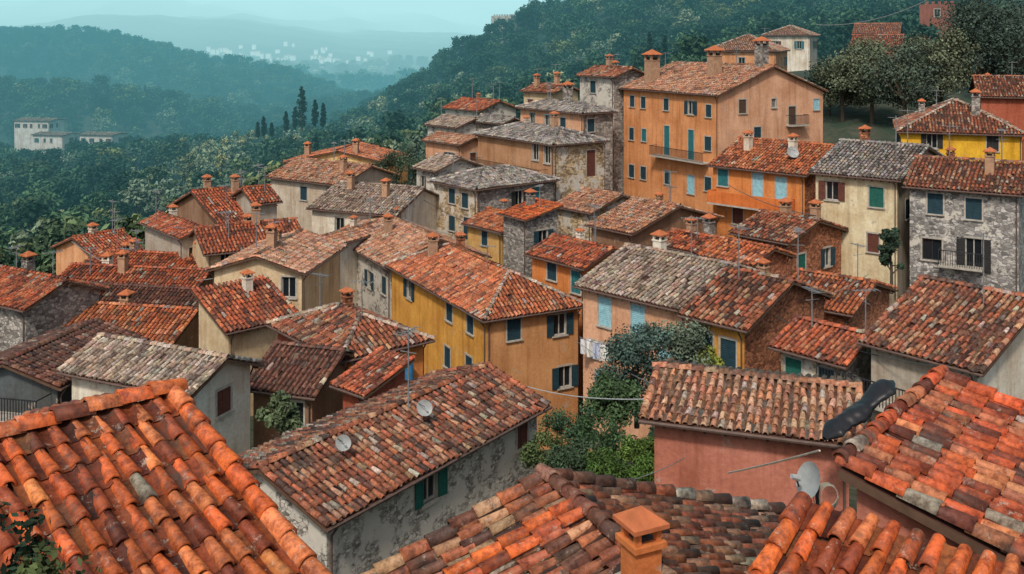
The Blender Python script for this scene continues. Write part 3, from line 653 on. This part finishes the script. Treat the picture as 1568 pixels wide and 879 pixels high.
t3=scatter('forest',1000,2600,34,26,lambda px,Y:((np.sin(Y/170)+np.sin(px/60+Y/300))>-.4)&(px<800),[.5,.3,.1,0,0,.1])
def plant(name,px,py,D,H,Rd,nc,nl,ls,col,kind='round',seed=None):
    x,y,z=W(px,py,D); me=treemesh(name,H,Rd,nc,nl,ls,col,seed or random.randint(0,9999),kind)
    o=link(bpy.data.objects.new(name,me)); o.location=(x,y,z); o.rotation_euler=(0,0,random.uniform(0,6)); return o
for x,yb,h in((462,182,9.5),(452,184,5),(483,180,6),(495,182,5.5),(438,188,4.5),(404,196,4.5),(395,198,3.5),(416,196,3)):
    plant('cypress_tree',x,yb+12,225,h,h*.15,24,40,.3,(.010,.024,.02),'cypress')
for x,yb,h in((995,90,6.5),(1018,92,6),(1040,100,5)): plant('cypress_tree',x,yb+8,190,h,h*.12,22,36,.25,(.015,.035,.028),'cypress')
for x,yb,D,h,r in((1290,190,118,9,4.5),(1335,185,116,9.5,5),(1385,200,112,10.5,5),(1440,190,112,12,5.5),(1500,170,112,12.5,5.5),(1555,165,112,13,6),(1420,150,125,8,5),(1500,120,130,12,6),(1330,150,128,8,4.5),(1540,110,135,12,6),(1270,180,122,7,3.5)):
    plant('olive_tree',x,yb,D,h,r,36,180,.17,random.choice(((.05,.072,.06),(.065,.09,.075),(.08,.105,.085))))
for x,yb,D,h,r,c in((975,640,46,4.6,2.3,(.11,.145,.125)),(1030,625,47,4.2,2.2,(.10,.13,.105)),(1075,612,47,2.6,1.6,(.13,.17,.05)),(940,655,44,2.4,1.6,(.07,.11,.05))):
    plant('olive_tree',x,yb,D,h,r,26,300,.085,c)
for x,yb,D,h,r,c in((870,690,42,2,1.4,MG),(910,700,41,1.8,1.3,(.045,.08,.035)),(950,720,38,1.8,1.4,(.06,.10,.045)),(880,735,36,1.6,1.3,(.06,.09,.05)),(990,735,35,1.5,1.2,(.10,.15,.035)),(840,725,37,1.5,1.1,(.05,.08,.04)),(1010,690,40,2,1.3,MG),(925,745,34,1.2,1.0,(.09,.14,.035)),(1000,760,33,1.2,1.1,(.10,.16,.035))):
    plant('garden_shrub',x,yb,D,h,r,14,200,.06,c)
for x,yb,D,h,r in((1365,440,64,4.2,1.0),(625,330,100,7,3),(605,310,105,6,3),(430,665,40,1.6,1.0),(760,330,92,2,1.2)):
    plant('garden_tree',x,yb,D,h,r,18,160,.11,(.06,.085,.055))
plant('foreground_shrub',-10,1010,6.5,1.15,.42,16,40,.035,(.03,.05,.03))
plant('foreground_shrub',70,1080,6.5,1.1,.36,14,40,.035,(.04,.06,.03))
# ---------------------------------------------------------------- distant town
mb=MB(); wc=plain('town_wall',(.8,.78,.74),.9,var=.1,sc=.01); rc=plain('town_roof',(.45,.3,.24),.9,var=.2,sc=.01)
for i in range(150):
    px=random.gauss(460,75); Yy=random.choice((random.uniform(1900,2700),random.uniform(2700,3500)))
    if random.random()<.25: px=random.uniform(0,350)
    x=(px-HX)/FP*Yy; z=float(hgt(np.array([x]),np.array([Yy]))[0]); w=random.uniform(7,13);l=random.uniform(7,15);h=random.uniform(3,6.5)
    z+=8
    mb.box(x,x+l,Yy,Yy+w,z-14,z+h,wc)
    mb.poly([(x-.5,Yy-.5,z+h+.01),(x+l+.5,Yy-.5,z+h+.01),(x+l+.5,Yy+w/2,z+h+2),(x-.5,Yy+w/2,z+h+2)],rc)
    mb.poly([(x-.5,Yy+w+.5,z+h+.01),(x+l+.5,Yy+w+.5,z+h+.01),(x+l+.5,Yy+w/2,z+h+2),(x-.5,Yy+w/2,z+h+2)],rc)
mb.obj('distant_town')
# ---------------------------------------------------------------- wires, washing, tarpaulin, dish
def wire(name,A,B,sag,r=.015,col=(.25,.25,.25)):
    A=Vector(W(*A));B=Vector(W(*B)); mb=MB(); n=14; P=[A.lerp(B,i/n)-Vector((0,0,sag*4*(i/n)*(1-i/n))) for i in range(n+1)]
    for i in range(n): mb.tube(P[i],P[i+1],r,r,plain('cable',col,.6),5)
    mb.obj(name)
wire('utility_cable',(795,588,52),(1022,610,33),.3,.022,(.6,.6,.6))
wire('utility_cable',(880,520,58),(1060,610,36),.3,.016)
wire('utility_cable',(300,430,70),(470,380,72),.4,.03)
wire('utility_cable',(110,370,80),(260,440,70),.5,.03)
wire('utility_cable',(560,300,88),(700,360,84),.6,.03)
wire('utility_cable',(640,300,92),(860,380,68),.8,.03,(.08,.08,.08))
wire('utility_cable',(1200,470,52),(1330,420,60),.3,.025)
wire('utility_cable',(1110,280,75),(1250,330,70),.4,.03,(.1,.1,.1))
wire('utility_cable',(1180,480,48),(1430,560,38),.4,.02,(.08,.08,.08))
wire('utility_cable',(1380,480,50),(1560,520,42),.3,.02)
wire('utility_cable',(930,740,30),(1050,700,27),.15,.012)
wire('utility_cable',(1250,38,160),(1420,0,150),1.2,.05)
wire('bamboo_pole',(1115,724,24),(1255,690,17),.02,.02,(.6,.5,.4))
wire('washing_line',(888,516,57),(935,528,50),.1,.02)
mb=MB()
for k,(px,py,cc) in enumerate(((897,519,(.7,.7,.72)),(907,523,(.75,.74,.7)),(916,525,(.5,.55,.7)),(926,528,(.8,.78,.75)))):
    p=Vector(W(px,py,56-k*1.6)); m=plain('cloth',cc,.9,var=.15)
    for i in range(5):
        x0=-.3+i*.12; f=lambda x:.05*math.sin(x*14+k)
        mb.poly([p+Vector((x0,f(x0),0)),p+Vector((x0+.12,f(x0+.12),0)),p+Vector((x0+.12,f(x0+.12)*2,-.85)),p+Vector((x0,f(x0)*2,-.85))],m)
mb.obj('laundry')
tm=plain('tarpaulin',(.022,.022,.026),.38,var=.3); A=Vector(W(1262,672,26.2)); B=Vector(W(1368,586,27.2)); d=(B-A); up=Vector((0,0,1)); sd_=d.cross(up).normalized()
Vv=[];nu,nv=40,20
for i in range(nu+1):
    for j in range(nv+1):
        t=i/nu; ph=j/nv*math.pi*2; r=(.24+.03*math.sin(t*17+math.sin(ph))+.025*math.sin(ph*3+t*9)+.012*math.sin(t*60+ph*2))*(.25+.75*min(1,min(t,1-t)*9))
        p=A+d*t+sd_*math.cos(ph)*r*1.3+up*(math.sin(ph)*r*.75+.05*math.sin(t*9)); Vv.append(tuple(p))
Qq=[(i*(nv+1)+j,(i+1)*(nv+1)+j,(i+1)*(nv+1)+j+1,i*(nv+1)+j+1) for i in range(nu) for j in range(nv)]
me=npmesh('tarpaulin',Vv,Qq,None,[tm],smooth=True); link(bpy.data.objects.new('tarpaulin',me))
mb=MB(); P=Vector(W(1252,810,11.6)); dish(mb,P,(-.85,-.25,.3),.21,.55)
for k in range(5):
    r=.10+.012*k; c0=P+Vector((.12,-.05,.42-.02*k)); n=14
    for i in range(n):
        t0,t1_=6.283*i/n,6.283*(i+1)/n
        mb.tube(c0+Vector((math.cos(t0)*r,.03*k,math.sin(t0)*r*1.2)),c0+Vector((math.cos(t1_)*r,.03*k,math.sin(t1_)*r*1.2)),.006,.006,plain('coax',(.35,.32,.25),.5),4)
mb.obj('satellite_dish')
mb=MB()
for px in(597,612,626):
    p=Vector(W(px,580,50)); mb.tube(p,p+Vector((0,0,.8)),.24,.24,plain('blue_plastic',(.05,.22,.42),.4),14); mb.tube(p+Vector((0,0,.8)),p+Vector((0,0,.92)),.2,.1,plain('blue_plastic',(.05,.22,.42),.4),14)
mb.obj('water_tanks')
# ---------------------------------------------------------------- haze
def haze(y0,y1,sg,col):
    hz=MB(); hz.box(-9000,9000,y0,y1,-900,620,UNDER); ho=hz.obj('emissive_valley_haze')
    hm=bpy.data.materials.new('emissive_valley_haze'); hm.use_nodes=True; nt=hm.node_tree; nt.nodes.clear()
    out=nt.nodes.new('ShaderNodeOutputMaterial'); ab=nt.nodes.new('ShaderNodeVolumeAbsorption'); em=nt.nodes.new('ShaderNodeEmission'); ad=nt.nodes.new('ShaderNodeAddShader')
    ab.inputs['Color'].default_value=(0,0,0,1); ab.inputs['Density'].default_value=sg
    em.inputs['Color'].default_value=(*col,1); em.inputs['Strength'].default_value=sg  # haze brightness is the volume's own emission, not scattered sunlight
    nt.links.new(ab.outputs[0],ad.inputs[0]);nt.links.new(em.outputs[0],ad.inputs[1]);nt.links.new(ad.outputs[0],out.inputs['Volume'])
    ho.data.materials.clear(); ho.data.materials.append(hm)
haze(125,1000,.00115,(.15,.46,.52)); haze(1001,9300,.00019,(1.25,1.75,1.75))
# ---------------------------------------------------------------- light, sky, camera
sd=Vector((-.22,-.66,.85)).normalized()
sun=bpy.data.lights.new('sun','SUN'); sun.energy=2.7; sun.angle=math.radians(6); sun.color=(1,.92,.80)
so=link(bpy.data.objects.new('sun',sun)); so.rotation_euler=sd.to_track_quat('Z','Y').to_euler()
w=bpy.data.worlds.new('World'); scene.world=w; w.use_nodes=True; nt=w.node_tree; bg=nt.nodes['Background']
sk=nt.nodes.new('ShaderNodeTexSky'); sk.sky_type='NISHITA'; sk.sun_disc=False; sk.sun_elevation=math.asin(sd.z); sk.sun_rotation=math.atan2(sd.x,sd.y)
sk.dust_density=4; sk.air_density=1.0
hs=nt.nodes.new('ShaderNodeHueSaturation'); hs.inputs['Saturation'].default_value=.75; hs.inputs['Value'].default_value=1.0
nt.links.new(sk.outputs[0],hs.inputs['Color']); nt.links.new(hs.outputs[0],bg.inputs[0]); bg.inputs[1].default_value=.115
cam=bpy.data.cameras.new('camera'); cam.sensor_width=36; cam.lens=36*FP/1568; cam.shift_y=-(439.5-HY)/1568; cam.clip_end=20000; cam.clip_start=.1
co=link(bpy.data.objects.new('camera',cam)); co.rotation_euler=(math.pi/2,0,0); scene.camera=co
scene.view_settings.view_transform='Standard'; scene.view_settings.look='None'; scene.view_settings.exposure=0
